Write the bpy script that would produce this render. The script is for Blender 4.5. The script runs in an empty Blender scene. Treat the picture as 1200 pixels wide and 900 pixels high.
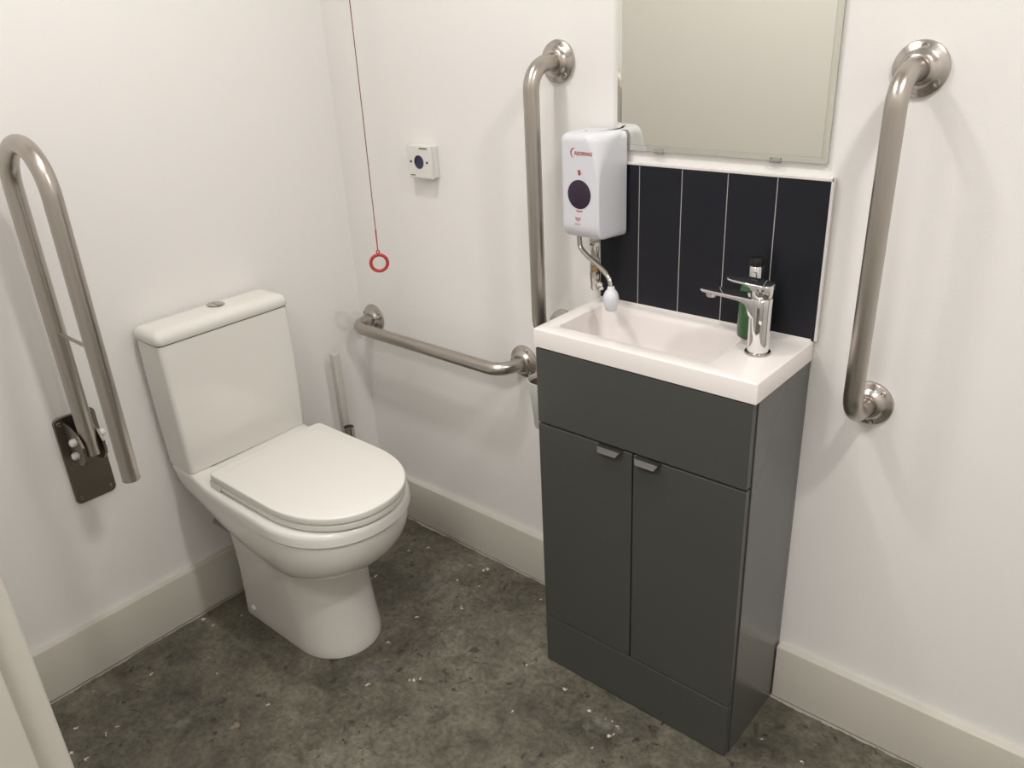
import bpy, bmesh, math, random
from mathutils import Vector, Matrix, Euler
random.seed(7)
PI = math.pi
SC = bpy.context.scene
COL = SC.collection

# ------------------------------------------------------------------ helpers
def tag(o, label=None, cat=None, group=None, kind=None):
    if label: o['label'] = label
    if cat: o['category'] = cat
    if group: o['group'] = group
    if kind: o['kind'] = kind
    return o

def thing(name, loc, label, cat, group=None):
    o = bpy.data.objects.new(name, None)
    o.empty_display_size = .02
    COL.objects.link(o)
    o.location = loc
    return tag(o, label, cat, group)

def root_loc(o):
    while o.parent: o = o.parent
    return Vector(o.location)

def obj(name, bm, mat, parent=None, origin=None, smooth=40, label=None):
    """link bm (in room coordinates) as ONE mesh object"""
    off = root_loc(parent) if parent else Vector(origin or (0, 0, 0))
    bmesh.ops.recalc_face_normals(bm, faces=bm.faces)
    bmesh.ops.translate(bm, vec=-off, verts=bm.verts)
    me = bpy.data.meshes.new(name)
    bm.to_mesh(me); bm.free()
    for m in (mat if isinstance(mat, (list, tuple)) else [mat]):
        me.materials.append(m)
    if smooth:
        for p in me.polygons: p.use_smooth = True
        me.set_sharp_from_angle(angle=math.radians(smooth))
    o = bpy.data.objects.new(name, me)
    COL.objects.link(o)
    if parent: o.parent = parent
    else: o.location = off
    if label: o['label'] = label
    return o

def NB(): return bmesh.new()

def box(bm, x0, x1, y0, y1, z0, z1, bev=0, seg=2):
    vs = [bm.verts.new((x, y, z)) for x in (x0, x1) for y in (y0, y1) for z in (z0, z1)]
    q = [(0, 1, 3, 2), (4, 6, 7, 5), (0, 4, 5, 1), (2, 3, 7, 6), (0, 2, 6, 4), (1, 5, 7, 3)]
    fs = [bm.faces.new([vs[i] for i in f]) for f in q]
    if bev:
        es = list({e for f in fs for e in f.edges})
        bmesh.ops.bevel(bm, geom=es, offset=bev, segments=seg, profile=.5, affect='EDGES', clamp_overlap=True)
    return bm

def loft(bm, rings, cap0=True, cap1=True, closed=True):
    R = [[bm.verts.new(p) for p in r] for r in rings]
    n = len(R[0])
    for a, b in zip(R[:-1], R[1:]):
        for i in range(n if closed else n - 1):
            j = (i + 1) % n
            bm.faces.new((a[i], a[j], b[j], b[i]))
    if cap0: bm.faces.new(R[0][::-1])
    if cap1: bm.faces.new(R[-1])
    return bm

def frames(pts):
    pts = [Vector(p) for p in pts]
    T = []
    for i in range(len(pts)):
        a = pts[max(0, i - 1)]; b = pts[min(len(pts) - 1, i + 1)]
        T.append((b - a).normalized())
    up = Vector((0, 0, 1)) if abs(T[0].z) < .9 else Vector((0, 1, 0))
    u = (up - T[0] * up.dot(T[0])).normalized()
    out = []
    for t in T:
        u = (u - t * u.dot(t)).normalized()
        out.append((u, t.cross(u)))
    return pts, T, out

def tube(bm, pts, r, seg=20, cap=True):
    pts, T, F = frames(pts)
    rs = r if isinstance(r, (list, tuple)) else [r] * len(pts)
    rings = []
    for p, (u, w), rr in zip(pts, F, rs):
        rings.append([p + (u * math.cos(2 * PI * k / seg) + w * math.sin(2 * PI * k / seg)) * rr for k in range(seg)])
    return loft(bm, rings, cap, cap)

def lathe(bm, prof, c, axis=(0, 0, 1), seg=32, cap=True):
    """prof: list of (radius, distance along axis)"""
    a = Vector(axis).normalized()
    h = Vector((1, 0, 0)) if abs(a.x) < .9 else Vector((0, 1, 0))
    u = (h - a * h.dot(a)).normalized(); w = a.cross(u); c = Vector(c)
    rings = [[c + a * d + (u * math.cos(2 * PI * k / seg) + w * math.sin(2 * PI * k / seg)) * max(r, 1e-5)
              for k in range(seg)] for r, d in prof]
    return loft(bm, rings, cap, cap)

def bend(pts, rad, n=10):
    """polyline with filleted corners"""
    pts = [Vector(p) for p in pts]
    out = [pts[0]]
    for i in range(1, len(pts) - 1):
        p = pts[i]; a = (pts[i - 1] - p).normalized(); b = (pts[i + 1] - p).normalized()
        ang = a.angle(b); d = rad / math.tan(ang / 2)
        c = p + (a + b).normalized() * (rad / math.sin(ang / 2))
        s = p + a * d - c; e = p + b * d - c
        tot = s.angle(e); ax = s.cross(e).normalized()
        for k in range(n + 1):
            out.append(c + Matrix.Rotation(tot * k / n, 3, ax) @ s)
    out.append(pts[-1])
    return out

def rrect(w, h, r, n=6):
    """rounded rectangle outline about 0,0 (2D)"""
    out = []
    for cx, cy, a0 in ((w/2 - r, h/2 - r, 0), (-w/2 + r, h/2 - r, PI/2), (-w/2 + r, -h/2 + r, PI), (w/2 - r, -h/2 + r, 1.5*PI)):
        for k in range(n + 1):
            a = a0 + PI/2 * k / n
            out.append((cx + r*math.cos(a), cy + r*math.sin(a)))
    return out

# ------------------------------------------------------------------ materials
def mat(name, color, rough=.5, metal=0, spec=.5, coat=0, trans=0, bump=None, ior=1.45, coat_rough=.05):
    m = bpy.data.materials.new(name); m.use_nodes = True
    b = m.node_tree.nodes['Principled BSDF']
    b.inputs['Base Color'].default_value = (*color, 1)
    b.inputs['Roughness'].default_value = rough
    b.inputs['Metallic'].default_value = metal
    b.inputs['Specular IOR Level'].default_value = spec
    b.inputs['Coat Weight'].default_value = coat
    b.inputs['Coat Roughness'].default_value = coat_rough
    b.inputs['Transmission Weight'].default_value = trans
    b.inputs['IOR'].default_value = ior
    if bump:
        nt = m.node_tree; sc, st, det = bump
        tc = nt.nodes.new('ShaderNodeTexCoord'); nz = nt.nodes.new('ShaderNodeTexNoise')
        nz.inputs['Scale'].default_value = sc; nz.inputs['Detail'].default_value = det
        bp = nt.nodes.new('ShaderNodeBump'); bp.inputs['Strength'].default_value = st; bp.inputs['Distance'].default_value = .002
        nt.links.new(tc.outputs['Object'], nz.inputs['Vector']); nt.links.new(nz.outputs['Fac'], bp.inputs['Height'])
        nt.links.new(bp.outputs['Normal'], b.inputs['Normal'])
    return m

def steel_mat(name, color, rough):
    """brushed stainless: fine noise in the roughness and a faint bump"""
    m = mat(name, color, rough, 1)
    nt = m.node_tree; b = nt.nodes['Principled BSDF']
    tc = nt.nodes.new('ShaderNodeTexCoord'); nz = nt.nodes.new('ShaderNodeTexNoise')
    nz.inputs['Scale'].default_value = 300; nz.inputs['Detail'].default_value = 3
    mr = nt.nodes.new('ShaderNodeMapRange')
    mr.inputs['To Min'].default_value = rough - .05; mr.inputs['To Max'].default_value = rough + .07
    nt.links.new(tc.outputs['Object'], nz.inputs['Vector']); nt.links.new(nz.outputs['Fac'], mr.inputs['Value'])
    nt.links.new(mr.outputs['Result'], b.inputs['Roughness'])
    return m

M = {}
M['wall'] = mat('wall_paint', (.845, .828, .805), .55, spec=.3, bump=(220, .12, 3))
M['ceil'] = mat('ceiling_paint', (.82, .80, .77), .8, spec=.2)
M['wood'] = mat('satin_woodwork_paint', (.58, .556, .490), .38, spec=.4, bump=(60, .04, 2))
M['steel'] = steel_mat('brushed_stainless', (.46, .425, .385), .30)
M['steel_flange'] = steel_mat('satin_stainless_flange', (.50, .465, .43), .24)
M['plate'] = steel_mat('dark_stainless_plate', (.23, .205, .17), .36)
M['chrome'] = mat('chrome', (.80, .80, .80), .05, 1)
M['chrome_dull'] = mat('worn_chrome', (.52, .50, .46), .2, 1)
M['brass'] = mat('brass', (.42, .30, .17), .32, 1)
M['ceramic'] = mat('white_ceramic', (.78, .76, .715), .13, spec=.5, coat=.3)
M['seat'] = mat('white_seat_plastic', (.76, .75, .70), .26, spec=.45)
M['shadowgap'] = mat('painted_shadow_gap', (.02, .02, .018), .6)
M['basin'] = mat('white_cast_basin', (.80, .755, .73), .2, spec=.5, coat=.2)
M['unit'] = mat('grey_gloss_lacquer', (.066, .067, .063), .32, spec=.5, bump=(500, .02, 2))
M['unit_side'] = mat('grey_gloss_panel', (.086, .086, .082), .26, spec=.6, coat=.25, coat_rough=.14)
M['void'] = mat('dark_gap', (.008, .008, .008), .8)
M['handle'] = mat('satin_aluminium', (.19, .188, .18), .38, 1)
M['tile'] = mat('midnight_tile', (.0085, .009, .014), .38, spec=.42, bump=(120, .05, 2))
M['grout'] = mat('white_grout', (.60, .585, .56), .8)
M['trim'] = mat('white_tile_trim', (.74, .72, .69), .35)
M['mirror'] = mat('mirror_silver', (.84, .838, .775), .015, 1)
M['mirror_edge'] = mat('mirror_bevel', (.88, .89, .83), .06, 1)
M['clip'] = mat('clear_clip', (.9, .9, .88), .08, trans=.92)
M['plastic'] = mat('heater_white_plastic', (.68, .69, .735), .3, spec=.45)
M['plastic_w'] = mat('white_plastic', (.74, .725, .69), .35)
M['sensor'] = mat('dark_sensor_window', (.035, .02, .042), .25)
M['red'] = mat('red_print', (.42, .02, .035), .5)
M['ringred'] = mat('red_plastic', (.46, .045, .04), .35)
M['cord'] = mat('red_brown_cord', (.20, .055, .045), .7)
M['ink'] = mat('dark_ink', (.02, .018, .03), .5)
M['navy'] = mat('navy_button', (.022, .02, .065), .35)
M['nozzle'] = mat('white_nozzle', (.68, .70, .74), .3)
M['green'] = mat('green_soap_bottle', (.30, .58, .33), .12, trans=.85, ior=1.4)
M['soap'] = mat('green_soap', (.075, .21, .085), .25)
M['black'] = mat('black_plastic', (.008, .008, .009), .35)
M['paper'] = mat('tissue_paper', (.78, .76, .73), .9, spec=.1, bump=(400, .3, 3))
M['cup_shade'] = mat('cup_shade_dark', (.16, .12, .085), .9, spec=.1)
M['brush'] = mat('shaded_white_plastic', (.56, .535, .49), .45)  # greyed base colour stands in for shade on the white brush handle
M['lens'] = mat('lamp_bezel', (.8, .8, .8), .4)

def emissive(name, color, strength):
    m = bpy.data.materials.new(name); m.use_nodes = True
    b = m.node_tree.nodes['Principled BSDF']
    b.inputs['Emission Color'].default_value = (*color, 1); b.inputs['Emission Strength'].default_value = strength
    return m

# ---- concrete floor: mottled, pitted, paint-spotted (marks are where the old slab carries them)
# x, y, radius in metres on the slab
WHITE = [(0.045, -0.722, 0.0062), (0.089, -0.72, 0.0037), (0.116, -0.647, 0.005), (0.126, -0.923, 0.0046), (0.108, -1.031, 0.0033), (0.065, -1.047, 0.0023), (0.229, -1.062, 0.0032), (0.231, -1.091, 0.0046), (0.153, -1.126, 0.0047), (0.219, -1.166, 0.0062), (0.264, -1.152, 0.0051), (0.267, -0.816, 0.0029), (0.463, -0.794, 0.0056), (0.274, -0.148, 0.0049), (0.313, -0.1, 0.0044), (0.5, -0.162, 0.0041), (0.571, -0.142, 0.0038), (0.538, -0.068, 0.0067), (0.531, -0.078, 0.0052), (0.478, -0.085, 0.0031), (0.599, -0.244, 0.0044), (0.59, -0.237, 0.0034), (0.523, -0.347, 0.0043), (0.535, -0.464, 0.0042), (0.691, -0.513, 0.0057), (0.681, -0.522, 0.0039), (0.698, -0.502, 0.0044), (0.606, -0.598, 0.0057), (0.883, -0.304, 0.0057), (1.008, -0.306, 0.0042), (0.952, -0.441, 0.0033), (0.288, -0.296, 0.0052), (0.289, -0.311, 0.0039), (1.096, -0.326, 0.0061), (1.174, -0.357, 0.0058), (1.179, -0.347, 0.0039), (1.157, -0.32, 0.0036), (1.175, -0.322, 0.0039), (1.14, -0.324, 0.0028), (1.163, -0.411, 0.0038), (1.545, -0.158, 0.0046), (1.45, -0.156, 0.0038), (0.751, -0.078, 0.0039), (0.3, -0.025, 0.0039), (0.234, -0.53, 0.0015)]
DARK = [(0.363, -0.858, 0.0076), (0.362, -0.869, 0.0054), (0.398, -0.905, 0.0074), (0.468, -0.876, 0.0046), (0.913, -0.501, 0.003), (0.74, -0.344, 0.0113), (0.634, -0.514, 0.0078), (0.769, -0.286, 0.0068), (0.706, -0.51, 0.0065), (0.591, -0.543, 0.0089), (0.587, -0.465, 0.0091), (0.583, -0.44, 0.0069), (0.673, -0.326, 0.0046), (0.671, -0.699, 0.0062), (0.648, -0.661, 0.0063), (0.22, -0.798, 0.0046), (0.393, -0.692, 0.0045), (0.418, -0.791, 0.0065)]
TAN = [(0.457, -0.879, 0.0094), (0.458, -0.888, 0.0052)]
GREY = [(0.346, -0.965, 0.0084), (0.348, -0.951, 0.0085), (0.666, -0.319, 0.0116), (0.631, -0.316, 0.0094), (0.579, -0.575, 0.0133), (0.588, -0.561, 0.0111), (0.592, -0.547, 0.0089), (0.558, -0.592, 0.0089), (1.129, -0.339, 0.01), (1.155, -0.335, 0.0119), (1.182, -0.329, 0.0098), (1.123, -0.366, 0.0079), (0.772, -0.23, 0.0092), (0.848, -0.121, 0.007), (0.442, -0.196, 0.0103), (0.378, -0.318, 0.0076)]
def floor_mat():
    m = bpy.data.materials.new('worn_concrete'); m.use_nodes = True
    nt = m.node_tree; N = nt.nodes; L = nt.links
    b = N['Principled BSDF']
    tc = N.new('ShaderNodeTexCoord'); P = tc.outputs['Object']
    def noise(scale, det=4, rough=.55, vec=None, dist=0):
        n = N.new('ShaderNodeTexNoise'); n.inputs['Scale'].default_value = scale
        n.inputs['Detail'].default_value = det; n.inputs['Roughness'].default_value = rough
        n.inputs['Distortion'].default_value = dist
        L.new(vec or P, n.inputs['Vector']); return n
    def ramp(src, stops):
        r = N.new('ShaderNodeValToRGB'); e = r.color_ramp.elements
        while len(e) < len(stops): e.new(.5)
        for el, (p, c) in zip(e, stops): el.position = p; el.color = (*c, 1)
        L.new(src, r.inputs['Fac']); return r.outputs['Color']
    def math_(op, a, bb=None, clamp=False):
        n = N.new('ShaderNodeMath'); n.operation = op; n.use_clamp = clamp
        for i, v in enumerate((a, bb)):
            if v is None: continue
            if isinstance(v, (int, float)): n.inputs[i].default_value = v
            else: L.new(v, n.inputs[i])
        return n.outputs[0]
    def mix(f, a, bb, mode='MIX'):
        n = N.new('ShaderNodeMix'); n.data_type = 'RGBA'; n.blend_type = mode
        if isinstance(f, (int, float)): n.inputs[0].default_value = f
        else: L.new(f, n.inputs[0])
        for i, v in ((6, a), (7, bb)):
            if isinstance(v, tuple): n.inputs[i].default_value = (*v, 1)
            else: L.new(v, n.inputs[i])
        return n.outputs[2]
    big = noise(3.2, 6, .6, dist=.4); mid = noise(17, 8, .68, dist=.9); fine = noise(75, 5, .7)
    base = ramp(big.outputs['Fac'], [(.30, (.062, .059, .044)), (.5, (.112, .104, .080)), (.70, (.172, .161, .128))])
    c = mix(.75, base, ramp(mid.outputs['Fac'], [(.28, (.18, .17, .155)), (.48, (.50, .495, .48)), (.70, (.80, .79, .765))]), 'OVERLAY')
    c = mix(.6, c, ramp(fine.outputs['Fac'], [(.28, (.18, .18, .17)), (.5, (.5, .5, .5)), (.72, (.82, .82, .81))]), 'OVERLAY')
    # dark pits
    pit = noise(46, 4, .62, dist=.5)
    pm = ramp(pit.outputs['Fac'], [(.60, (0, 0, 0)), (.66, (1, 1, 1))])
    area = ramp(noise(4.5, 2).outputs['Fac'], [(.42, (0, 0, 0)), (.56, (1, 1, 1))])
    pmask = math_('MULTIPLY', pm, area)
    c = mix(math_('MULTIPLY', pmask, .8), c, (.020, .018, .012))
    fp_ = ramp(noise(120, 2, .5).outputs['Fac'], [(.66, (0, 0, 0)), (.71, (1, 1, 1))])
    fa_ = ramp(noise(6.5, 3, .6).outputs['Fac'], [(.48, (0, 0, 0)), (.60, (1, 1, 1))])
    c = mix(math_('MULTIPLY', math_('MULTIPLY', fp_, fa_), .75), c, (.022, .020, .014))
    # pale scuffs
    scuff = noise(22, 5, .7, dist=2.0)
    sm = ramp(scuff.outputs['Fac'], [(.60, (0, 0, 0)), (.72, (1, 1, 1))])
    c = mix(math_('MULTIPLY', math_('MULTIPLY', sm, ramp(noise(3.7, 2, dist=.3).outputs['Fac'], [(.46, (0, 0, 0)), (.60, (1, 1, 1))])), .5), c, (.26, .25, .21))
    # fine random paint specks
    vo = N.new('ShaderNodeTexVoronoi'); vo.inputs['Scale'].default_value = 34; L.new(P, vo.inputs['Vector'])
    keep = math_('GREATER_THAN', N.new('ShaderNodeSeparateColor').outputs[0], .80)
    L.new(vo.outputs['Color'], keep.node.inputs[0].links[0].from_node.inputs[0])
    spk = math_('MULTIPLY', math_('LESS_THAN', vo.outputs['Distance'], .04), keep)
    c = mix(math_('MULTIPLY', spk, .75), c, (.42, .41, .37))
    # the individual paint drips, chips and scars
    jit = noise(110, 2); jit.noise_dimensions = '3D'
    vm = N.new('ShaderNodeVectorMath'); vm.operation = 'MULTIPLY_ADD'
    L.new(jit.outputs['Color'], vm.inputs[0]); vm.inputs[1].default_value = (.024, .024, 0); L.new(P, vm.inputs[2])
    vs = N.new('ShaderNodeVectorMath'); vs.operation = 'SUBTRACT'; L.new(vm.outputs[0], vs.inputs[0]); vs.inputs[1].default_value = (.012, .012, 0)
    flat = N.new('ShaderNodeVectorMath'); flat.operation = 'MULTIPLY'; L.new(vs.outputs[0], flat.inputs[0]); flat.inputs[1].default_value = (1, 1, 0)
    def marks(lst, soft, k=1):
        acc = None
        for x, y, r in lst:
            d = N.new('ShaderNodeVectorMath'); d.operation = 'DISTANCE'
            L.new(flat.outputs[0], d.inputs[0]); d.inputs[1].default_value = (x, y, 0)
            v = math_('SUBTRACT', d.outputs['Value'], r * k)
            acc = v if acc is None else math_('MINIMUM', acc, v)
        mr = N.new('ShaderNodeMapRange'); mr.inputs['From Min'].default_value = -soft; mr.inputs['From Max'].default_value = soft
        mr.inputs['To Min'].default_value = 1; mr.inputs['To Max'].default_value = 0
        L.new(acc, mr.inputs['Value']); return mr.outputs['Result']
    if DARK: c = mix(math_('MULTIPLY', marks(DARK, .004), .7), c, (.026, .022, .015))
    if TAN: c = mix(math_('MULTIPLY', marks(TAN, .003), .8), c, (.30, .25, .16))
    if GREY: c = mix(math_('MULTIPLY', marks(GREY, .009, .8), .42), c, (.30, .30, .28))
    if WHITE: c = mix(math_('MULTIPLY', marks(WHITE, .0014, .72), .95), c, (.66, .64, .58))
    # ragged line of paint and filler along the foot of the baseboards
    sp = N.new('ShaderNodeSeparateXYZ'); L.new(P, sp.inputs[0])
    edge = math_('MINIMUM', sp.outputs['X'], math_('MULTIPLY', sp.outputs['Y'], -1))
    w = math_('MULTIPLY_ADD', noise(14, 4, .7).outputs['Fac'], .022); w.node.inputs[2].default_value = .0128
    em = math_('LESS_THAN', edge, w)
    c = mix(math_('MULTIPLY', em, .85), c, (.48, .46, .41))
    L.new(c, b.inputs['Base Color'])
    rr = N.new('ShaderNodeMapRange'); L.new(mid.outputs['Fac'], rr.inputs['Value'])
    rr.inputs['From Min'].default_value = .3; rr.inputs['From Max'].default_value = .7
    rr.inputs['To Min'].default_value = .30; rr.inputs['To Max'].default_value = .55
    L.new(rr.outputs['Result'], b.inputs['Roughness'])
    b.inputs['Specular IOR Level'].default_value = .45
    h = math_('ADD', math_('MULTIPLY', mid.outputs['Fac'], .6), math_('MULTIPLY', fine.outputs['Fac'], .35))
    h = math_('SUBTRACT', h, math_('MULTIPLY', pmask, .5))
    bp = N.new('ShaderNodeBump'); bp.inputs['Strength'].default_value = .55; bp.inputs['Distance'].default_value = .004
    L.new(h, bp.inputs['Height']); L.new(bp.outputs['Normal'], b.inputs['Normal'])
    return m
M['floor'] = floor_mat()

# ------------------------------------------------------------------ the room
RX, FY, HY, CZ = 2.85, -1.318, -3.0, 2.4
JX0, JX1 = 1.0, 2.02          # doorway the picture is taken through
def struct(name, bm, m, smooth=0):
    return tag(obj(name, bm, m, smooth=smooth), kind='structure')
struct('floor', box(NB(), -.1, RX + .1, HY, .1, -.1, 0), M['floor'])
struct('ceiling', box(NB(), -.1, RX + .1, HY, .1, CZ, CZ + .1), M['ceil'])
struct('wall_left', box(NB(), -.1, 0, HY, .1, 0, CZ), M['wall'])
struct('wall_back', box(NB(), 0, RX, 0, .1, 0, CZ), M['wall'])
struct('wall_right', box(NB(), RX, RX + .1, HY, .1, 0, CZ), M['wall'])
struct('wall_hall', box(NB(), -.1, RX + .1, HY - .1, HY, 0, CZ), M['wall'])
b = NB()
box(b, 0, JX0 - .03, FY - .11, FY, 0, CZ); box(b, JX1 + .03, RX, FY - .11, FY, 0, CZ)
box(b, JX0 - .03, JX1 + .03, FY - .11, FY, 2.08, CZ)
struct('wall_front', b, M['wall'])
# door lining with a planted stop
b = NB()
for s, x in ((1, JX0), (-1, JX1)):
    xs = sorted((x, x - s * .03)); box(b, *xs, FY - .112, FY + .002, 0, 2.08, .0025)
    xs = sorted((x, x + s * .012)); box(b, *xs, FY - .112, FY - .034, 0, 2.05, .002)
box(b, JX0, JX1, FY - .112, FY + .002, 2.05, 2.08, .002)
struct('door_1', b, M['wood'], 18)
# baseboards (square top, eased edge), stopped either side of the vanity
BH, BT = .1513, .019
def board(bm, pts, flip):
    prof = [(0, .004), (BT, .004), (BT, BH - .005), (BT - .0015, BH - .0015), (BT - .005, BH), (0, BH)]
    rings = []
    for p in pts: rings.append([Vector(p) + Vector((flip[0] * d, flip[1] * d, z)) for d, z in prof])
    return loft(bm, rings)
struct('baseboard_left', board(NB(), [(0, 0, 0), (0, FY, 0)], (1, 0)), M['wood'], 30)
VX0, VX1, VD, VH, BZ = .9096, 1.4096, .250, .8683, .9094
b = NB(); board(b, [(BT, 0, 0), (VX0 - .001, 0, 0)], (0, -1)); board(b, [(VX1 + .003, 0, 0), (RX, 0, 0)], (0, -1))
struct('baseboard_back', b, M['wood'], 30)

# ------------------------------------------------------------------ toilet
TY = -.519
def D(xr, xf, a, Lf, rc=.02, n=24, ex=2.15):
    """closed D outline: straight back with rounded corners, straight sides, rounded front (seen from above)"""
    o = []
    for k in range(7):                                   # back left corner
        t = PI + PI/2 * k / 6
        o.append((xr + rc + rc*math.cos(t), -a + rc + rc*math.sin(t)))
    cx = xf - Lf
    for k in range(4): o.append((xr + rc + (cx - xr - rc) * (k + 1) / 5, -a))
    for k in range(2 * n + 1):
        t = -PI/2 + PI * k / (2 * n); c, s = math.cos(t), math.sin(t)
        o.append((cx + Lf * abs(c) ** (2/ex), a * math.copysign(abs(s) ** (2/ex), s)))
    for k in range(4): o.append((cx + (xr + rc - cx) * (k + 1) / 5, a))
    for k in range(7):
        t = PI/2 + PI/2 * k / 6
        o.append((xr + rc + rc*math.cos(t), a - rc + rc*math.sin(t)))
    return o
def ring(o, z): return [Vector((x, TY + y, z(x) if callable(z) else z)) for x, y in o]
def slab(bm, outline_fn, z0, z1, r=.006, top_r=None):
    """slab with eased rims; outline_fn(inset) -> outline"""
    tr = top_r or r
    rings = []
    for k in range(4): t = k/3*PI/2; rings.append(ring(outline_fn(r*(1 - math.sin(t))), z0 + r*(1 - math.cos(t))))
    for k in range(5): t = k/4*PI/2; rings.append(ring(outline_fn(tr*(1 - math.cos(t))), z1 - tr + tr*math.sin(t)))
    return loft(bm, rings)
WC = thing('toilet', (.30, TY, 0), 'white close coupled ceramic toilet with closed lid against the left wall', 'toilet')
def sstep(a, b_, x):
    t = min(1, max(0, (x - a)/(b_ - a))); return t*t*(3 - 2*t)
b = NB()
def zdeck(x): return .4885 - .0115 * sstep(.14, .20, x)
def zunder(x):
    pts = [(0, .385), (.035, .368), (.12, .338), (.22, .318), (.32, .294), (.42, .283), (.70, .283)]
    for (xa, za), (xb, zb) in zip(pts[:-1], pts[1:]):
        if x <= xb: return za + (zb - za) * (x - xa)/(xb - xa)
    return .283
def bowl(t):
    # t 0 rim .. 1 underside ; returns half width, front x
    w = .187 if t < .2 else .187 - .067 * (1 - math.sqrt(max(0, 1 - ((t - .2)/.8)**2.2)))
    f = .657 if t < .2 else .653 - .148 * (1 - math.sqrt(max(0, 1 - ((t - .2)/.8)**1.9)))
    return w, f
def taper(o, xr, k=.012):
    return [(x, y * (1 - k/.188 * (1 - sstep(.05, .28, x)))) for x, y in o]
rings = []
for ins in (.05, .012, .005, .0015):                       # rolled rim
    zz = {.05: 0, .012: 0, .005: .0015, .0015: .0045}[ins]
    rings.append(ring(taper(D(.012 + ins, .657 - ins, .187 - ins, .212), .012), lambda x, zz=zz: zdeck(x) - zz))
for t in (.07, .12, .168, .178, .188, .20, .22, .26, .32, .4, .48, .56, .64, .72, .79, .85, .90, .94, .97, .99, 1):
    w, f = bowl(t)
    e = 0
    if t <= .07: e = .000
    if t == .178: e = .0025                                # thin groove under the rim band
    if t >= .188: e = .0045
    rings.append(ring(taper(D(.012 + .04 * max(0, t - .3), f - e, w - e, .215 - .05*t), .012),
                 lambda x, t=t: (1 - t) * zdeck(x) + t * zunder(x)))
loft(b, rings)
# pedestal, flaring a little at the front foot
rings = []
for z, xr, xf, a, Lf in ((0, .113, .505, .115, .12), (.006, .112, .506, .116, .12), (.03, .113, .502, .1155, .12), (.08, .116, .493, .115, .12),
                         (.15, .120, .484, .1155, .12), (.22, .124, .481, .119, .125), (.27, .127, .485, .123, .13), (.31, .130, .49, .126, .135), (.37, .134, .495, .128, .14)):
    rings.append([v + Vector((0, .008, 0)) for v in ring(D(xr, xf, a, Lf + .012, .012, ex=2.05), z)])
loft(b, rings)
pan = obj('pan', b, M['ceramic'], WC, smooth=50)
b = NB(); lathe(b, [(.010, -.002), (.010, .003), (.007, .007), (0, .0085)], (.160, TY - .1062, .035), (0, -1, .05), 20)
obj('bolt_cap', b, M['plastic_w'], pan, label='white bolt cap on the side of the pedestal')
b = NB(); tube(b, [(.0, TY - .082, .250), (.135, TY - .082, .250)], .011, 18); tube(b, [(.098, TY - .082, .250), (.112, TY - .082, .250)], .0165, 6)
obj('inlet_pipe', b, M['chrome_dull'], WC)
# cistern: tapering box + lid
def rr_ring(x0, x1, hw, r, z, n=5):
    o = rrect(x1 - x0, 2*hw, r, n); cx = (x0 + x1)/2
    return [Vector((cx + x, TY + y, z)) for x, y in o]
b = NB(); rings = []
for k in range(9):
    t = k/8; z = .4895 + (.838 - .4895)*t
    bul = .004*math.sin(PI*t)
    rings.append(rr_ring(.012, .127 + .001*t + bul, .1755 + .0065*t + bul*.6, .012, z))
rings.insert(0, rr_ring(.016, .123, .1715, .010, .4885))
obj('cistern', loft(NB(), rings), M['ceramic'], WC, smooth=50)
b = NB(); box(b, .015, .125, TY - .178, TY + .178, .8375, .8405)
obj('lid_shadow_gap', b, M['shadowgap'], WC)  # dark strip painted as the shadow between cistern and lid
b = NB(); rings = []
for ins, z in ((.003, .8400), (0, .843), (0, .856), (.0015, .862), (.005, .8675), (.010, .871), (.018, .8735), (.032, .875)):
    rings.append(rr_ring(.010 + ins, .131 - ins, .1855 - ins, .015, z))
lid = obj('cistern_lid', loft(b, rings), M['ceramic'], WC, smooth=60)
b = NB(); lathe(b, [(.0225, -.002), (.0225, .0012), (.0215, .0020), (.0198, .0012), (.0, .0012)], (0, 0, 0), (0, 0, 1), 36)
for v in b.verts: v.co.x *= 1.18
bmesh.ops.translate(b, vec=(.056, TY + .020, .8745), verts=b.verts)
fb = obj('flush_button', b, M['chrome_dull'], lid)
for s in (-1, 1):
    b = NB(); pts = [(s*.0016 + s*.0155*math.cos(t), .0175*math.sin(t)) for t in [(-PI/2 + PI*k/14) for k in range(15)]]
    loft(b, [[Vector((.056 + y, TY + .020 + x, z)) for x, y in pts] for z in (.8750, .8768)])
    obj('flush_key', b, M['chrome_dull'], fb)
# seat ring and lid
def seat_o(ins): return D(.232 + ins, .661 - ins, .1675 - ins, .218, .014, ex=2.2)
b = NB(); slab(b, seat_o, .4800, .4985, .004)
obj('seat', b, M['seat'], WC, smooth=50)
b = NB(); slab(b, lambda i: D(.205 + i, .665 - i, .1700 - i, .220, .014, ex=2.2), .5010, .5195, .003, .004)
# the soft raised field of the lid
rings = [ring(D(.205 + i, .665 - i, .1700 - i, .220 - i*.4, .016, ex=2.2), z) for i, z in ((.020, .5190), (.026, .5198), (.040, .5203))]
loft(b, rings)
sl = obj('seat_lid', b, M['seat'], WC, smooth=50)
b = NB()
loft(b, [[Vector((x, TY + s, z)) for x, z in ((.205, .478), (.243, .478), (.252, .487), (.262, .5005), (.205, .5005))] for s in (-.1692, .1692)])
obj('hinge_cover', b, M['seat'], sl, smooth=30)

# ------------------------------------------------------------------ vanity unit
VU = thing('vanity_unit', ((VX0 + VX1)/2, -VD/2, 0), 'grey two door vanity cabinet standing under the white basin', 'cabinet')
b = NB()
box(b, VX0, VX0 + .018, -VD + .020, -.0195, 0, VH, .0008); box(b, VX1 - .018, VX1, -VD + .020, -.0195, 0, VH, .0008)
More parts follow.
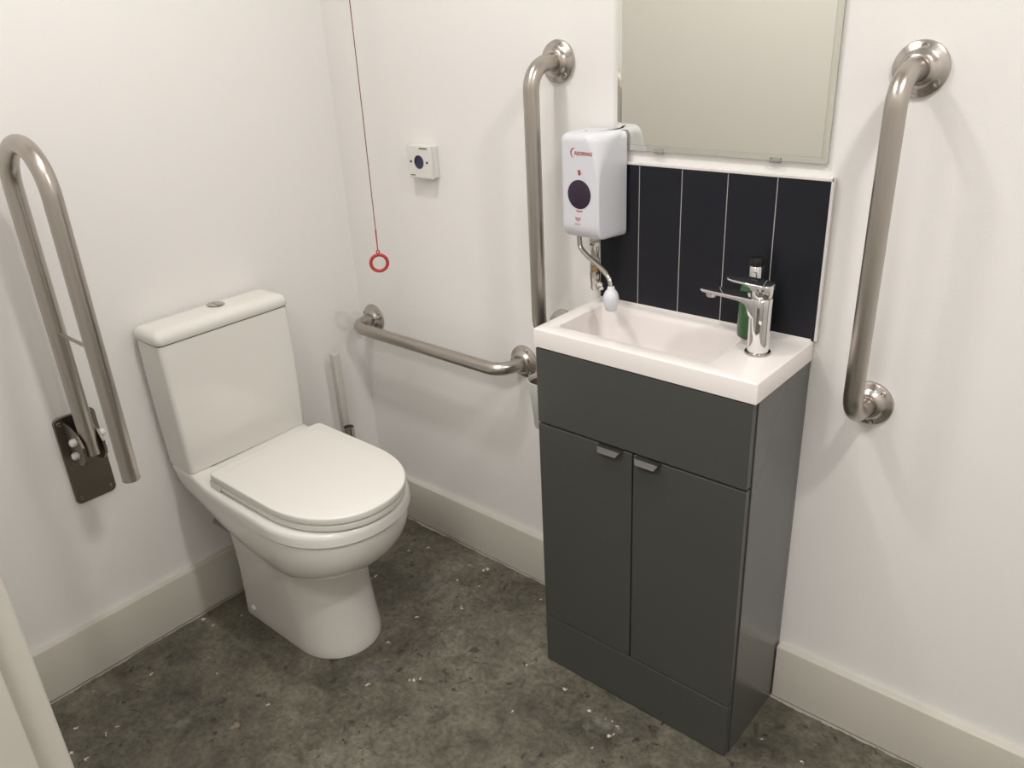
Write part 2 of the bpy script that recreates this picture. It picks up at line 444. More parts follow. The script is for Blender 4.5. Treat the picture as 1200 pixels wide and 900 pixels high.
# the sides run on to the wall above the baseboard
box(b, VX0, VX0 + .018, -.0195, -.001, BH + .003, VH); box(b, VX1 - .018, VX1, -.0195, -.001, BH + .003, VH)
box(b, VX0 + .018, VX1 - .018, -VD + .022, -.03, .142, .160); box(b, VX0 + .018, VX1 - .018, -.035, -.022, .160, VH)
box(b, VX0 + .018, VX1 - .018, -VD + .0205, -VD + .0225, .0, VH - .002)
obj('carcass', b, [M['unit_side']], VU, smooth=18)
FYv = -VD
def front(name, x0, x1, z0, z1, par=VU):
    return obj(name, box(NB(), x0, x1, FYv, FYv + .018, z0, z1, .0016), M['unit'], par, smooth=18)
front('fascia_panel', VX0 + .001, VX1 - .0025, .6885, VH - .003)
front('plinth_panel', VX0 + .001, VX1 - .0025, .002, .1435)
xm = (VX0 + VX1)/2 - .0015
dl = front('door', VX0 + .001, xm - .0017, .1465, .6845); dl['label'] = 'left hand grey door'
dr = front('door', xm + .0017, VX1 - .0025, .1465, .6845); dr['label'] = 'right hand grey door'
def handle(par, x0):
    # folded tab pull hooked over the door top, its lip cut back at both ends
    w = .058; b = NB()
    prof = [(-.0205, .6750), (-.0188, .6742), (-.0120, .6838), (-.0005, .6856), (.014, .6856), (.014, .6868), (-.0015, .6868), (-.0135, .6852)]
    ringsA = []
    for s in (0, 1):
        r = []
        for y, z in prof:
            cut = .007 * min(1, max(0, (-y - .0115)/.010))
            r.append(Vector((x0 + (cut if s == 0 else w - cut*1.25), FYv + y, z)))
        ringsA.append(r)
    loft(b, ringsA)
    obj('handle', b, M['handle'], par, smooth=30)
handle(dl, 1.0775); handle(dr, 1.1690)

# ------------------------------------------------------------------ basin
BX0, BX1, BY0 = VX0 - .003, VX1 + .003, -VD - .0015
BA = thing('basin', ((BX0 + BX1)/2, -VD/2, VH), 'white rectangular shallow wash basin on top of the grey vanity', 'basin')
b = NB()
ix0, ix1, iy0, iy1 = .944, 1.296, -.212, -.043
def rr2(x0, x1, y0, y1, r, z, n=6):
    o = rrect(x1 - x0, y1 - y0, r, n)
    return [Vector(((x0 + x1)/2 + x, (y0 + y1)/2 + y, z(x + (x0 + x1)/2) if callable(z) else z)) for x, y in o]
rings = [rr2(ix0 - .012, ix1 + .012, iy0 - .006, iy1 + .012, .016, VH + .0005), rr2(BX0, BX1, BY0, -.0015, .002, VH + .0005), rr2(BX0, BX1, BY0, -.0015, .002, BZ - .003),
         rr2(BX0 + .001, BX1 - .001, BY0 + .001, -.0025, .002, BZ - .0008), rr2(BX0 + .003, BX1 - .003, BY0 + .003, -.004, .003, BZ),
         rr2(ix0 - .004, ix1 + .006, iy0 - .004, iy1 + .003, .014, BZ), rr2(ix0 - .001, ix1 + .001, iy0 - .001, iy1 + .001, .013, BZ - .0012)]
def floor_z(x):    # falls to the left, shelving up at the tap end
    return BZ - .105 + .035 * sstep(1.15, 1.30, x)
def lerp_ring(i0, i1, j0, j1, r, t): return rr2(i0, i1, j0, j1, r, lambda x: (BZ - .0012)*(1 - t) + t*floor_z(x))
for t, ins in ((.12, .0015), (.4, .005), (.7, .009), (.86, .014), (.95, .021), (.99, .031), (1.0, .044)):
    rings.append(lerp_ring(ix0 + ins*.7, ix1 - ins - .040*t, iy0 + ins, iy1 - ins, .014 + ins*.25, t))
loft(b, rings, cap0=False)
obj('bowl', b, M['basin'], BA, smooth=45)
b = NB(); lathe(b, [(.020, 0), (.020, .002), (.016, .004), (.012, .002), (0, .001)], (1.06, -.127, floor_z(1.06)), (0, 0, 1), 28)
obj('waste', b, M['chrome'], BA)
b = NB(); box(b, BX0 + .004, BX1 - .004, -.012, -.0085, BZ - .001, BZ + .004, .0012)
obj('sealant_bead', b, M['trim'], BA)

# ------------------------------------------------------------------ tap
TX, TYY = 1.350, -.120
TP = thing('mixer_tap', (TX, TYY, BZ), 'chrome single lever mixer tap on the right end of the basin', 'tap')
b = NB(); lathe(b, [(.0245, 0), (.0248, .002), (.0240, .0045), (.022, .0052), (.0205, .0056)], (TX, TYY, BZ), (0, 0, 1), 40)
obj('base_ring', b, M['chrome_dull'], TP)
b = NB()
lathe(b, [(.0200, .005), (.0202, .012), (.0203, .05), (.0206, .095), (.0208, .1095), (.020, .111)], (TX, TYY, BZ), (0, 0, 1), 40)
# flat spout blending out of the body
rings = []
for x, w, z0, z1 in ((.012, .0195, .062, .1095), (-.006, .0195, .070, .1095), (-.016, .0192, .076, .1095), (-.0205, .0190, .0890, .1095), (-.025, .0187, .0965, .1096), (-.032, .0184, .1005, .1097), (-.046, .018, .1020, .1098),
                     (-.07, .0178, .1034, .1102), (-.095, .0176, .1045, .1107), (-.112, .0162, .1053, .1111), (-.1185, .0135, .1062, .1110), (-.1225, .008, .1070, .1106)):
    o = rrect(2*w, z1 - z0, min(.0022, (z1 - z0)*.45), 4)
    rings.append([Vector((TX + x, TYY + yy, BZ + (z0 + z1)/2 + zz)) for yy, zz in o])
loft(b, rings)
obj('tap_body', b, M['chrome'], TP, smooth=45)
b = NB(); lathe(b, [(.0115, .004), (.0115, -.004), (.0095, -.0075), (.009, -.006), (0, -.006)], (TX - .101, TYY, BZ + .1022), (0, 0, 1), 28)
obj('aerator', b, M['chrome_dull'], TP)
b = NB()
lathe(b, [(.0195, .112), (.0206, .1135), (.0206, .128), (.0204, .133), (.0190, .1355), (.012, .1365)], (TX, TYY, BZ), (0, 0, 1), 40)
rings = []
for x, w, z0, z1 in ((.019, .012, .126, .1365), (.012, .0185, .125, .1375), (0, .0207, .125, .1382), (-.012, .0210, .126, .1388), (-.0175, .0212, .1315, .1390), (-.021, .0212, .1342, .1392), (-.035, .0205, .1352, .1397),
                     (-.050, .0190, .1360, .1401), (-.060, .0162, .1366, .1403), (-.066, .0125, .1372, .1404), (-.070, .007, .1380, .1403)):
    o = rrect(2*w, z1 - z0, min(.002, (z1 - z0)*.45), 4)
    rings.append([Vector((TX + x, TYY + yy, BZ + (z0 + z1)/2 + zz)) for yy, zz in o])
loft(b, rings)
obj('lever', b, M['chrome'], TP, smooth=45)

# ------------------------------------------------------------------ soap bottle
SX, SY = 1.302, -.047
SB = thing('soap_bottle', (SX, SY, BZ), 'green translucent pump soap bottle with chrome collar behind the tap', 'soap bottle')
b = NB(); lathe(b, [(.024, .0005), (.0275, .003), (.0285, .008), (.0285, .092), (.027, .100), (.021, .107), (.0135, .112), (.0120, .128)], (SX, SY, BZ), (0, 0, 1), 36)
obj('bottle', b, M['green'], SB, smooth=50)
b = NB(); lathe(b, [(.020, .004), (.0255, .006), (.0262, .010), (.0262, .074), (0, .0742)], (SX, SY, BZ), (0, 0, 1), 32)
obj('soap', b, M['soap'], SB)
b = NB(); lathe(b, [(.0120, .118), (.0132, .119), (.0132, .143), (.0120, .145), (.006, .1455)], (SX, SY, BZ), (0, 0, 1), 28)
obj('pump_collar', b, M['chrome'], SB)
b = NB(); lathe(b, [(.006, .144), (.0125, .1455), (.0130, .147), (.0130, .159), (.012, .161), (0, .1615)], (SX, SY, BZ), (0, 0, 1), 28)
obj('pump_head', b, M['black'], SB)

# ------------------------------------------------------------------ splashback, mirror
SBK = thing('splashback', (1.162, 0, BZ), 'row of five black upright tiles with white edging above the basin', 'splashback')
tx0, tz0, tz1, tw = .9105, BZ - .002, 1.2165, .1007
b = NB(); box(b, tx0 - .001, tx0 + 5*tw + .001, -.0072, -.0005, tz0, tz1 + .0005)
obj('grout_bed', b, M['grout'], SBK)
b = NB()
for k in range(5): box(b, tx0 + k*tw + .0011, tx0 + (k + 1)*tw - .0011, -.0088, -.002, tz0, tz1 - .001, .0006, 1)
obj('tile_field', b, M['tile'], SBK, smooth=18)
b = NB(); box(b, tx0 - .001, tx0 + 5*tw + .005, -.0105, -.0005, tz1, tz1 + .0055, .001); box(b, tx0 + 5*tw, tx0 + 5*tw + .0055, -.0105, -.0005, BZ + .001, tz1 + .0055, .001)
obj('edge_trim', b, M['trim'], SBK, smooth=18)
MR = thing('mirror', (1.178, 0, 1.246), 'frameless mirror on the wall above the black tiles', 'mirror')
mx0, mx1, mz0, mz1 = .9545, 1.4015, 1.246, 1.85
b = NB()
box(b, mx0, mx1, -.0055, -.0015, mz0, mz1)
obj('mirror_back', b, M['chrome_dull'], MR)
b = NB()
def mr_ring(i, y): return [Vector((x, y, z)) for x, z in ((mx0 + i, mz0 + i), (mx1 - i, mz0 + i), (mx1 - i, mz1 - i), (mx0 + i, mz1 - i))]
loft(b, [mr_ring(0, -.0056), mr_ring(0, -.0073), mr_ring(.011, -.0078)], True, False)
obj('mirror_bevel', b, M['mirror_edge'], MR, smooth=0)
b = NB(); b.faces.new([b.verts.new(v) for v in mr_ring(.0112, -.0079)]); r = bmesh.ops.extrude_face_region(b, geom=list(b.faces)); bmesh.ops.translate(b, vec=(0, .0006, 0), verts=[v for v in r['geom'] if isinstance(v, bmesh.types.BMVert)])
obj('mirror_glass', b, M['mirror'], MR, smooth=0)
for cx in (1.055, 1.305):
    b = NB(); box(b, cx - .011, cx + .011, -.0100, -.0005, mz0 - .004, mz0 - .0005, .0008); box(b, cx - .011, cx + .011, -.0102, -.0085, mz0 - .004, mz0 + .005, .0008)
    obj('mirror_clip', b, M['clip'], MR)

# ------------------------------------------------------------------ grab rails
def flange(bm, c, ax):
    lathe(bm, [(.0440, .0005), (.0443, .0030), (.0432, .0060), (.0395, .0085), (.0330, .0108), (.0290, .0140), (.0262, .0180), (.0228, .0208), (.0196, .0214), (.0176, .0204)], c, ax, 48)
def rail(name, label, pts, rot, group):
    """pts: wall foot, corner, corner, wall foot"""
    root = thing(name, pts[0], label, 'grab rail', group)
    path = bend(pts, .052, 12)
    obj('bar', tube(NB(), path, .0172, 28), M['steel'], root, smooth=60)
    for e, (p, q) in enumerate(((pts[0], pts[1]), (pts[3], pts[2]))):
        ax = Vector((0, -1, 0)); b = NB(); flange(b, p, ax)
        f = obj('flange', b, M['steel_flange'], root, smooth=35)
        for k in range(3):
            a = rot[e] + k*2*PI/3
            c = Vector(p) + Vector((math.sin(a), 0, math.cos(a)))*.0355 + ax*.0095
            b = NB(); lathe(b, [(.0056, -.002), (.0056, .0010), (.0048, .0019), (.0028, .0014), (.0022, -.0006), (0, -.0006)], c, ax, 18)
            obj('screw', b, M['steel_flange'], f)
    return root
so = .095
G = 'grab rails on the wall with the basin'
rail('grab_rail', 'vertical stainless grab rail left of the mirror and water heater', [(.7985, 0, 1.4190), (.7965, -so, 1.4190), (.7965, -so, .8110), (.7985, 0, .8110)], (0.35, .5), G)
rail('grab_rail', 'vertical stainless grab rail right of the mirror, on bare wall', [(1.5335, 0, 1.4050), (1.5310, -so, 1.4050), (1.5270, -so, .8070), (1.5310, 0, .8070)], (.1, .75), G)
rail('grab_rail', 'low horizontal stainless grab rail between the toilet and vanity', [(.0640, 0, .6880), (.0640, -.088, .6880), (.6640, -.088, .6870), (.6640, 0, .6870)], (.9, .4), G)

# ------------------------------------------------------------------ fold-up support rail on the left wall
FR = thing('drop_down_rail', (0, -.884, .59), 'hairpin stainless support rail folded upright beside the toilet cistern', 'support rail')
PYc, PZ0, PZ1, PW = -.883, .4745, .7075, .098
b = NB()
o = rrect(PW, PZ1 - PZ0, .014, 6)
def plr(d, i): 
    oo = rrect(PW - 2*i, PZ1 - PZ0 - 2*i, .014, 6)
    return [Vector((d, PYc + y, (PZ0 + PZ1)/2 + z)) for y, z in oo]
loft(b, [plr(.0005, 0), plr(.0045, 0), plr(.006, .0015)])
wp = obj('wall_plate', b, M['plate'], FR, smooth=35)
for y, z in ((-.037, PZ0 + .016), (.037, PZ0 + .016), (-.037, PZ1 - .016), (.037, PZ1 - .016), (-.037, PZ0 + .10), (.037, PZ0 + .10)):
    b = NB(); lathe(b, [(.0052, -.001), (.0052, .0012), (.004, .0022), (.002, .0012), (0, .001)], (.006, PYc + y, z), (1, 0, 0), 18)
    obj('screw', b, M['plate'], wp)
# hinge cheeks with white capped pins
ch = NB()
for s in (-1, 1):
    prof = [(.006, .592), (.040, .592), (.074, .602), (.094, .622), (.096, .654), (.078, .680), (.036, .692), (.006, .694)]
    yb = PYc - .0045 + s*.0235
    loft(ch, [[Vector((x, y, z)) for x, z in prof] for y in (yb - .003, yb + .003)])
hc = obj('hinge_bracket', ch, M['plate'], FR, smooth=30)
for s in (-1, 1):
    for z, x in ((.664, .069), (.626, .059)):
        b = NB(); lathe(b, [(.0085, -.001), (.0095, .001), (.0095, .008), (.0078, .0128), (.0035, .0150), (0, .0153)], (x, PYc - .0045 + s*.0265, z), (0, s, .0), 20)
        obj('pin_cap', b, M['plastic_w'], hc, label='white plastic pin cap')
# the bar: long hairpin
def lean(x, z): return Vector((x, -.8875, z))
xa, xb, zt = .074, .263, 1.241
path = [lean(xa, .624), lean(xa, .70), lean(xa, .95), lean(xa, 1.15)]
rc = (xb - xa)/2
for k in range(25):
    t = PI - PI*k/24
    path.append(lean((xa + xb)/2 + rc*math.cos(t), zt + rc*math.sin(t)))
path += [lean(xb, 1.1), lean(xb, .9), lean(xb, .622)]
b = NB(); tube(b, path, [.0188]*len(path), 28)
hb = obj('hairpin_bar', b, M['steel'], FR, smooth=60)
b = NB(); tube(b, [lean(xa + .010, .928), lean(xb - .010, .928)], .0042, 12)
obj('cross_rod', b, M['steel'], FR)
b = NB(); tube(b, [lean(xb, .6205), lean(xb, .6235)], .0192, 28)
obj('end_cap', b, M['steel_flange'], hb)

# ------------------------------------------------------------------ water heater
HT = thing('water_heater', (.930, 0, 1.06), 'white over-basin hand wash water heater beside the mirror corner', 'water heater')
HX0, HX1, HZ0, HZ1, HD = .8720, .9840, 1.0670, 1.2880, .102
def hsec(z, din=0, yin=0):
    # outline at height z; the right front corner opens into a broad sweep towards the top
    k = min(1, max(0, (z - 1.185)/.097)); k = k*k*(1.6 - .6*k)
    rx_, ry_ = .005 + .036*k, .006 + .074*k
    x0, x1, y0, y1 = HX0 + din, HX1 - din, -HD + yin, -.0128
    o = []
    for j in range(3): t = PI/2*j/2; o.append((x0 + .003 - .003*math.sin(t), y1 - .003 + .003*math.cos(t)))
    for j in range(9): t = PI/2*j/8; o.append((x0 + .013 - .013*math.cos(t), y0 + .016 - .016*math.sin(t)))
    for j in range(17): t = PI/2*j/16; o.append((x1 - .012*(1 - k*.6) - rx_ + rx_*math.sin(t), y0 + ry_ - ry_*math.cos(t)))
    for j in range(3): t = PI/2*j/2; o.append((x1 - .003 + .003*math.cos(t), y1 - .003 + .003*math.sin(t)))
    return [Vector((x, y, z)) for x, y in o]
b = NB(); rings = []
for z, d, yi in ((1.0675, .008, .030), (1.0685, .004, .022), (1.0715, .0015, .014), (1.077, 0, .0075), (1.084, 0, .0035), (1.092, 0, .001), (1.100, 0, 0)): rings.append(hsec(z, d, yi))
for j in range(1, 26):
    z = 1.100 + (1.271 - 1.100)*j/25; rings.append(hsec(z))
for z, d, yi in ((1.276, .0004, .0006), (1.280, .0015, .0020), (1.2835, .0035, .0045), (1.286, .0065, .009), (1.2875, .012, .016), (1.288, .020, .026)): rings.append(hsec(z, d, yi))
loft(b, rings)
obj('casing', b, M['plastic'], HT, smooth=40)
b = NB(); box(b, .874, .9065, -.0135, -.0004, 1.085, 1.262, .001)
obj('wall_bracket', b, M['plastic'], HT)
FYH = -HD
b = NB(); lathe(b, [(.0305, -.001), (.0305, .0006), (.0290, .0011), (0, .0011)], (0, 0, 0), (0, -1, 0), 48)
for v in b.verts: v.co.x *= .97; v.co.z *= 1.0
SWX, SWZ = .9230, 1.1645
bmesh.ops.translate(b, vec=(SWX, FYH, SWZ), verts=b.verts)
sw = obj('sensor_window', b, M['sensor'], HT, label='dark purple round sensor window')
def text_bm(s, size, cx, y, cz, bold=0, slant=0):
    cu = bpy.data.curves.new('lettering', 'FONT'); cu.body = s; cu.size = size; cu.align_x = 'CENTER'; cu.align_y = 'CENTER'
    cu.offset = bold; cu.shear = slant; cu.resolution_u = 3; cu.extrude = .0002
    o = bpy.data.objects.new('lettering', cu); COL.objects.link(o)
    dg = bpy.context.evaluated_depsgraph_get(); me = bpy.data.meshes.new_from_object(o.evaluated_get(dg))
    bm = bmesh.new(); bm.from_mesh(me)
    bpy.data.objects.remove(o); bpy.data.curves.remove(cu); bpy.data.meshes.remove(me)
    bmesh.ops.transform(bm, matrix=Matrix.Translation((cx, y, cz)) @ Matrix.Rotation(PI/2, 4, 'X'), verts=bm.verts)
    return bm
yt = FYH - .0004
b = text_bm('REDRING', .0106, .9345, yt, 1.2485, .00012, .14)
arc = [(.9112 + .0080*math.cos(a), 1.2495 + .0094*math.sin(a)) for a in [math.radians(75 + 190*k/16) for k in range(17)]]
rings = []
for i, (x, z) in enumerate(arc):
    w = .0002 + .0011*math.sin(PI*min(1, (i + 1)/17))
    a = math.radians(75 + 190*i/16); n = (math.cos(a), math.sin(a))
    rings.append([Vector((x + n[0]*w*s, yt + d, z + n[1]*w*s)) for s, d in ((-1, -.0002), (1, -.0002), (1, .0004), (-1, .0004))])
loft(b, rings)
obj('logo', b, M['red'], HT, smooth=0, label='red printed maker name with a swoosh')
# small hand symbol, caption bar, chevron mark
b = NB()
hx, hz = .9240, 1.2110
lathe(b, [(.0028, -.0001), (.0028, .0004), (0, .0004)], (hx, FYH, hz - .004), (0, -1, 0), 16)
for k, (dx, l) in enumerate(((-.0042, .0040), (-.0018, .0060), (.0008, .0062), (.0034, .0048))):
    tube(b, [(hx + dx*.6, FYH - .0002, hz - .001), (hx + dx, FYH - .0002, hz - .001 + l)], .0007, 8)
tube(b, [(hx + .003, FYH - .0002, hz - .004), (hx + .0062, FYH - .0002, hz - .001)], .0006, 8)
obj('hand_symbol', b, M['red'], HT, smooth=0)
b = NB()
def arcbar(r, a0, a1, w):
    rr = []
    for k in range(9):
        a = math.radians(a0 + (a1 - a0)*k/8)
        rr.append([Vector((SWX + (r + s*w)*math.cos(a), yt + d, SWZ + (r + s*w)*1.04*math.sin(a))) for s, d in ((-1, -.0002), (1, -.0002), (1, .0004), (-1, .0004))])
    loft(b, rr)
arcbar(.0340, 256, 284, .0010)
obj('caption_bar', b, M['red'], HT, smooth=0)
b = NB()
for dz, s, w in ((0, .0062, .0010), (-.0042, .0068, .0005)):
    for sg in (-1, 1):
        p0 = Vector((.9190, yt, 1.1120 + dz)); p1 = p0 + Vector((sg*s, 0, s*.62))
        tube(b, [p0, p1], w, 6)
obj('chevron_mark', b, M['red'], HT, smooth=0)
b = NB()
for k in range(7): box(b, .9105 + k*.0023, .9105 + k*.0023 + .0016, yt - .0002, yt + .0004, 1.1010, 1.1020)
obj('small_print', b, M['red'], HT, smooth=0)
b = NB(); lathe(b, [(.003, -.001), (.003, .0012), (0, .0014)], (.912, -.060, HZ1 - .001), (0, 0, 1), 16)
obj('indicator', b, M['ink'], HT)
# swivel spout and rose
sp = [(.8985, -.070, 1.075), (.8985, -.070, 1.056), (.9030, -.071, 1.040), (.9290, -.080, 1.0265), (.9800, -.104, 1.0140), (1.0080, -.118, 1.0030), (1.0165, -.122, .990), (1.0175, -.122, .982)]
sp = [Vector(p) for p in sp]
def smooth_path(p, n=10):
    out = []
    for i in range(len(p) - 1):
        a = p[max(0, i - 1)]; b_ = p[i]; c = p[i + 1]; d = p[min(len(p) - 1, i + 2)]
        for k in range(n):
            t = k/n
            out.append(.5*((2*b_) + (c - a)*t + (2*a - 5*b_ + 4*c - d)*t*t + (3*b_ - a - 3*c + d)*t**3))
    out.append(p[-1]); return out
spout = obj('spout', tube(NB(), smooth_path(sp), .0056, 18), M['chrome_dull'], HT, smooth=60)
b = NB(); c = sp[-1]
lathe(b, [(.006, .004), (.0075, .001), (.008, -.003), (.0125, -.0085), (.0160, -.016), (.0170, -.023), (.0162, -.032), (.0140, -.042), (.0118, -.049), (.0105, -.050), (0, -.0495)], c, (0, 0, 1), 32)
obj('nozzle', b, M['nozzle'], spout, smooth=60, label='white bulb shaped spray nozzle')
# feed pipe with brass fittings and service valve
vx, vy = .9240, -.048
b = NB(); lathe(b, [(.0095, 1.066), (.0125, 1.060), (.0125, 1.046), (.0095, 1.042), (.0095, 1.016), (.0112, 1.012), (.0118, .999), (.0095, .996)], (vx, vy, 0), (0, 0, 1), 6)
lathe(b, [(.0085, 1.048), (.0085, .955)], (vx, vy, 0), (0, 0, 1), 20)
lathe(b, [(.0110, .984), (.0118, .978), (.0110, .966), (.0092, .960), (.0096, .946), (.0075, .941)], (vx, vy, 0), (0, 0, 1), 8)
tube(b, bend([(vx, vy, .951), (.9005, -.024, .951), (.9005, -.001, .951)], .008, 6), .0065, 16)
iv = obj('feed_pipe', b, M['chrome_dull'], HT, smooth=35)
b = NB(); lathe(b, [(.0098, .997), (.0104, .994), (.0104, .986), (.0098, .983)], (vx, vy, 0), (0, 0, 1), 20)
obj('brass_collar', b, M['brass'], iv, label='brass compression collar')
b = NB(); lathe(b, [(.0065, 0), (.0085, .004), (.0092, .010), (.0085, .016), (.005, .019), (0, .0192)], (vx + .006, vy, .953), (1, -.2, 0), 20)
obj('valve_knob', b, M['chrome'], iv)

# ------------------------------------------------------------------ call reset plate
CP = thing('call_switch', (.365, 0, 1.136), 'square white wall plate with round navy button above the horizontal rail', 'wall switch')
px0, px1, pz0, pz1, pd = .3195, .4050, 1.1400, 1.2225, .030
b = NB(); box(b, px0 + .001, px1 - .001, -.0185, -.0005, pz0 + .001, pz1 - .001, .003, 3)
obj('back_box', b, M['plastic_w'], CP, smooth=15)
b = NB(); box(b, px0, px1, -pd, -.0192, pz0, pz1, .0025, 3)
fp = obj('face_plate', b, M['plastic_w'], CP, smooth=15)
pcx, pcz = (px0 + px1)/2 - .001, (pz0 + pz1)/2
b = NB(); lathe(b, [(.0170, -.002), (.0170, .0008), (.0160, .0014), (.0150, .0006), (0, .0006)], (pcx, -pd, pcz), (0, -1, 0), 36)
obj('button', b, M['navy'], fp, label='round navy reset button')
for s in (-1, 1):
    b = NB(); lathe(b, [(.0034, -.001), (.0034, .0005), (.002, .0003), (0, .0003)], (pcx + s*.0295, -pd, pcz), (0, -1, 0), 16)
    obj('screw', b, M['ink'], fp)
b = NB()
for k in range(8): box(b, pcx + .004 + k*.0036, pcx + .004 + k*.0036 + .0028, -pd - .0004, -pd + .0003, pz1 - .0085, pz1 - .0055)
obj('upper_lettering', b, M['ink'], fp, smooth=0)
b = NB()
for k in range(5): box(b, px0 + .007 + k*.0036, px0 + .007 + k*.0036 + .0028, -pd - .0004, -pd + .0003, pz0 + .006, pz0 + .0085)
obj('lower_lettering', b, M['ink'], fp, smooth=0)

# ------------------------------------------------------------------ emergency pull cord
cx, cy = .3235, -.168
PC = thing('pull_cord', (cx, cy, .9), 'thin red emergency pull cord with ring hanging near the corner', 'pull cord')
dirv = Vector((1.948 - cx, -1.493 - cy, 0)).normalized(); rt = Vector((0, 0, 1)).cross(dirv)
rz = .9430
b = NB(); tube(b, [(cx + .011, cy, CZ - .02), (cx + .008, cy, 1.8), (cx + .004, cy, 1.3), (cx + .001, cy, 1.030)], .0011, 8)
obj('cord', b, M['cord'], PC)
b = NB(); tube(b, [(cx + .001, cy, 1.032), (cx + .0008, cy, 1.028), (cx + .0006, cy, 1.020), (cx, cy, rz + .0335)], [.0012, .0022, .0019, .0015], 12)
obj('connector', b, M['ringred'], PC)
b = NB()
def torus(bm, c, R, r, n=40, m=12, fl=1):
    rings = []
    for i in range(n):
        a = 2*PI*i/n; d = rt*math.cos(a) + Vector((0, 0, 1))*math.sin(a)
        rings.append([Vector(c) + d*(R + r*math.cos(2*PI*k/m)) + dirv*(r*fl*math.sin(2*PI*k/m)) for k in range(m)])
    rings.append(rings[0]); loft(bm, rings, False, False)
    bmesh.ops.remove_doubles(bm, verts=bm.verts, dist=1e-6)
torus(b, (cx, cy, rz), .0215, .0045, fl=.8); torus(b, (cx, cy, rz + .0295), .0038, .0015, 20, 8)
obj('ring', b, M['ringred'], PC, smooth=60)
b = NB(); lathe(b, [(.045, 0), (.045, -.012), (.040, -.022), (.012, -.030), (.006, -.036), (0, -.036)], (cx + .011, cy, CZ), (0, 0, 1), 36)
obj('ceiling_rose', b, M['plastic_w'], PC)

# ------------------------------------------------------------------ white cup on the wall left of the vanity
rx, ry, rz1 = .7745, -.056, .6850
TH = thing('mounted_cup', (rx, ry, rz1 - .133), 'white cup with dark inside on the wall below the horizontal rail', 'cup')
b = NB()
lathe(b, [(0, -.133), (.026, -.133), (.0295, -.130), (.0425, -.003), (.0430, 0), (.0418, .0004), (.0410, -.0015), (.0405, -.004), (.0270, -.112), (0, -.1125)], (rx, ry, rz1), (0, 0, 1), 44)
obj('cup_body', b, M['plastic_w'], TH, smooth=50)
b = NB(); lathe(b, [(.0398, -.010), (.0402, -.0098), (.0395, -.012), (.0272, -.108), (0, -.1085)], (rx, ry, rz1), (0, 0, 1), 44, cap=False)  # dark lining stands for the shade inside the white cup
obj('inner_shade', b, M['cup_shade'], TH, smooth=50, label='painted shade inside the cup')
b = NB(); box(b, rx - .014, rx + .014, -.020, -.0005, rz1 - .045, rz1 - .010, .003)
obj('wall_bracket', b, M['plastic_w'], TH)

# ------------------------------------------------------------------ toilet brush and metal tube in the corner
bx, by = .064, -.166
TB = thing('toilet_brush', (bx, by, 0), 'white toilet brush with tall slim handle in the corner behind the toilet', 'toilet brush')
b = NB(); rings = []
for w, z in ((.009, .30), (.0105, .302), (.0115, .45), (.0120, .624), (.0115, .6262), (.010, .6268)):
    rings.append([Vector((bx + x, by + y, z)) for x, y in rrect(2*w, 2*w, .004, 4)])
loft(b, rings); lathe(b, [(.007, .30), (.007, .14)], (bx, by, 0), (0, 0, 1), 16)
obj('handle', b, M['brush'], TB, smooth=50)
b = NB(); lathe(b, [(.036, .0), (.038, .01), (.036, .10), (.020, .16), (.016, .30), (.0145, .301), (.0145, .16), (.030, .10), (.032, .02), (.0, .018)], (bx, by, 0), (0, 0, 1), 32)
obj('holder', b, M['plastic_w'], TB, smooth=50)
b = NB(); lathe(b, [(.010, .025), (.026, .03), (.028, .10), (.012, .14)], (bx, by, 0), (0, 0, 1), 24)
obj('bristles', b, M['plastic_w'], TB)
qx, qy, qz = .132, -.202, .418
MT = thing('metal_tube', (qx, qy, 0), 'open ended metal tube standing behind the far side of the toilet seat', 'tube')
b = NB(); lathe(b, [(.0160, .001), (.0160, qz), (.0142, qz), (.0142, qz - .016), (0, qz - .016)], (qx, qy, 0), (0, 0, 1), 32)
obj('tube_wall', b, M['chrome_dull'], MT, smooth=40)
b = NB(); lathe(b, [(.030, 0), (.030, .006), (.014, .010)], (qx, qy, 0), (0, 0, 1), 32)
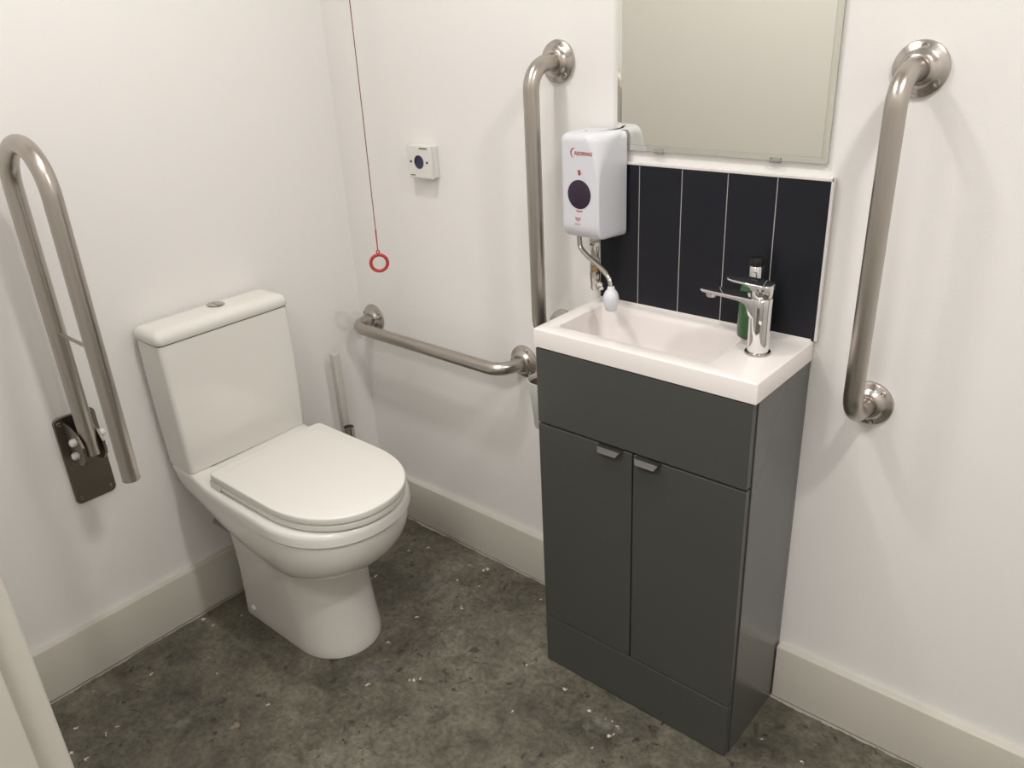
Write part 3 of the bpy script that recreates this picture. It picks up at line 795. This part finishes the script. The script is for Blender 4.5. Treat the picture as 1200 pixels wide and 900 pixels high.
obj('foot', b, M['chrome_dull'], MT)

# ------------------------------------------------------------------ ceiling downlights, and two lamps added as fill
def downlight(x, y, power, label, size=.13, col=(1, .968, .935)):
    t = thing('ceiling_light', (x, y, CZ), label, 'ceiling light', 'recessed ceiling lights')
    b = NB(); lathe(b, [(.062, 0), (.062, -.003), (.056, -.005), (.050, -.003), (.050, .0)], (x, y, CZ), (0, 0, 1), 40)
    obj('bezel', b, M['lens'], t)
    b = NB(); lathe(b, [(.049, -.0005), (.049, -.002), (0, -.002)], (x, y, CZ), (0, 0, 1), 40)
    obj('diffuser', b, emissive('lamp_glow', col, 4), t)
    l = bpy.data.lights.new('downlight_lamp', 'AREA'); l.shape = 'DISK'; l.size = size; l.energy = power; l.color = col
    o = bpy.data.objects.new('downlight_lamp', l); COL.objects.link(o); o.location = (x, y, CZ - .008)
    return t
downlight(.76, -.68, 14.5, 'recessed ceiling light on the toilet side of the room')
downlight(2.15, -.70, 24, 'recessed ceiling light on the far right of the room')
downlight(.95, -1.08, 6, 'added soft fill light just inside the doorway wall', .4)  # unseen panel added to brighten the left side and the pedestal
downlight(1.50, -1.95, 46, 'added fill light in the hall outside the doorway', .5)  # added lamp, sends soft frontal fill through the doorway

w = bpy.data.worlds.new('room_air'); w.use_nodes = True
w.node_tree.nodes['Background'].inputs['Color'].default_value = (.9, .9, .9, 1)
w.node_tree.nodes['Background'].inputs['Strength'].default_value = .1
SC.world = w

# ------------------------------------------------------------------ camera
cam = bpy.data.cameras.new('camera'); co = bpy.data.objects.new('camera', cam); COL.objects.link(co)
co.location = (1.9480062, -1.4926926, 1.5189084)
co.rotation_mode = 'XYZ'; co.rotation_euler = (1.1430413, .0484228, .7071458)
cam.sensor_width = 36; cam.sensor_fit = 'HORIZONTAL'; cam.lens = 954.2966*36/1200; cam.clip_start = .02
SC.camera = co
SC.view_settings.view_transform = 'Standard'; SC.view_settings.look = 'None'
SC.view_settings.gamma = 1; SC.view_settings.use_curve_mapping = False
SC.view_settings.exposure = -0.92
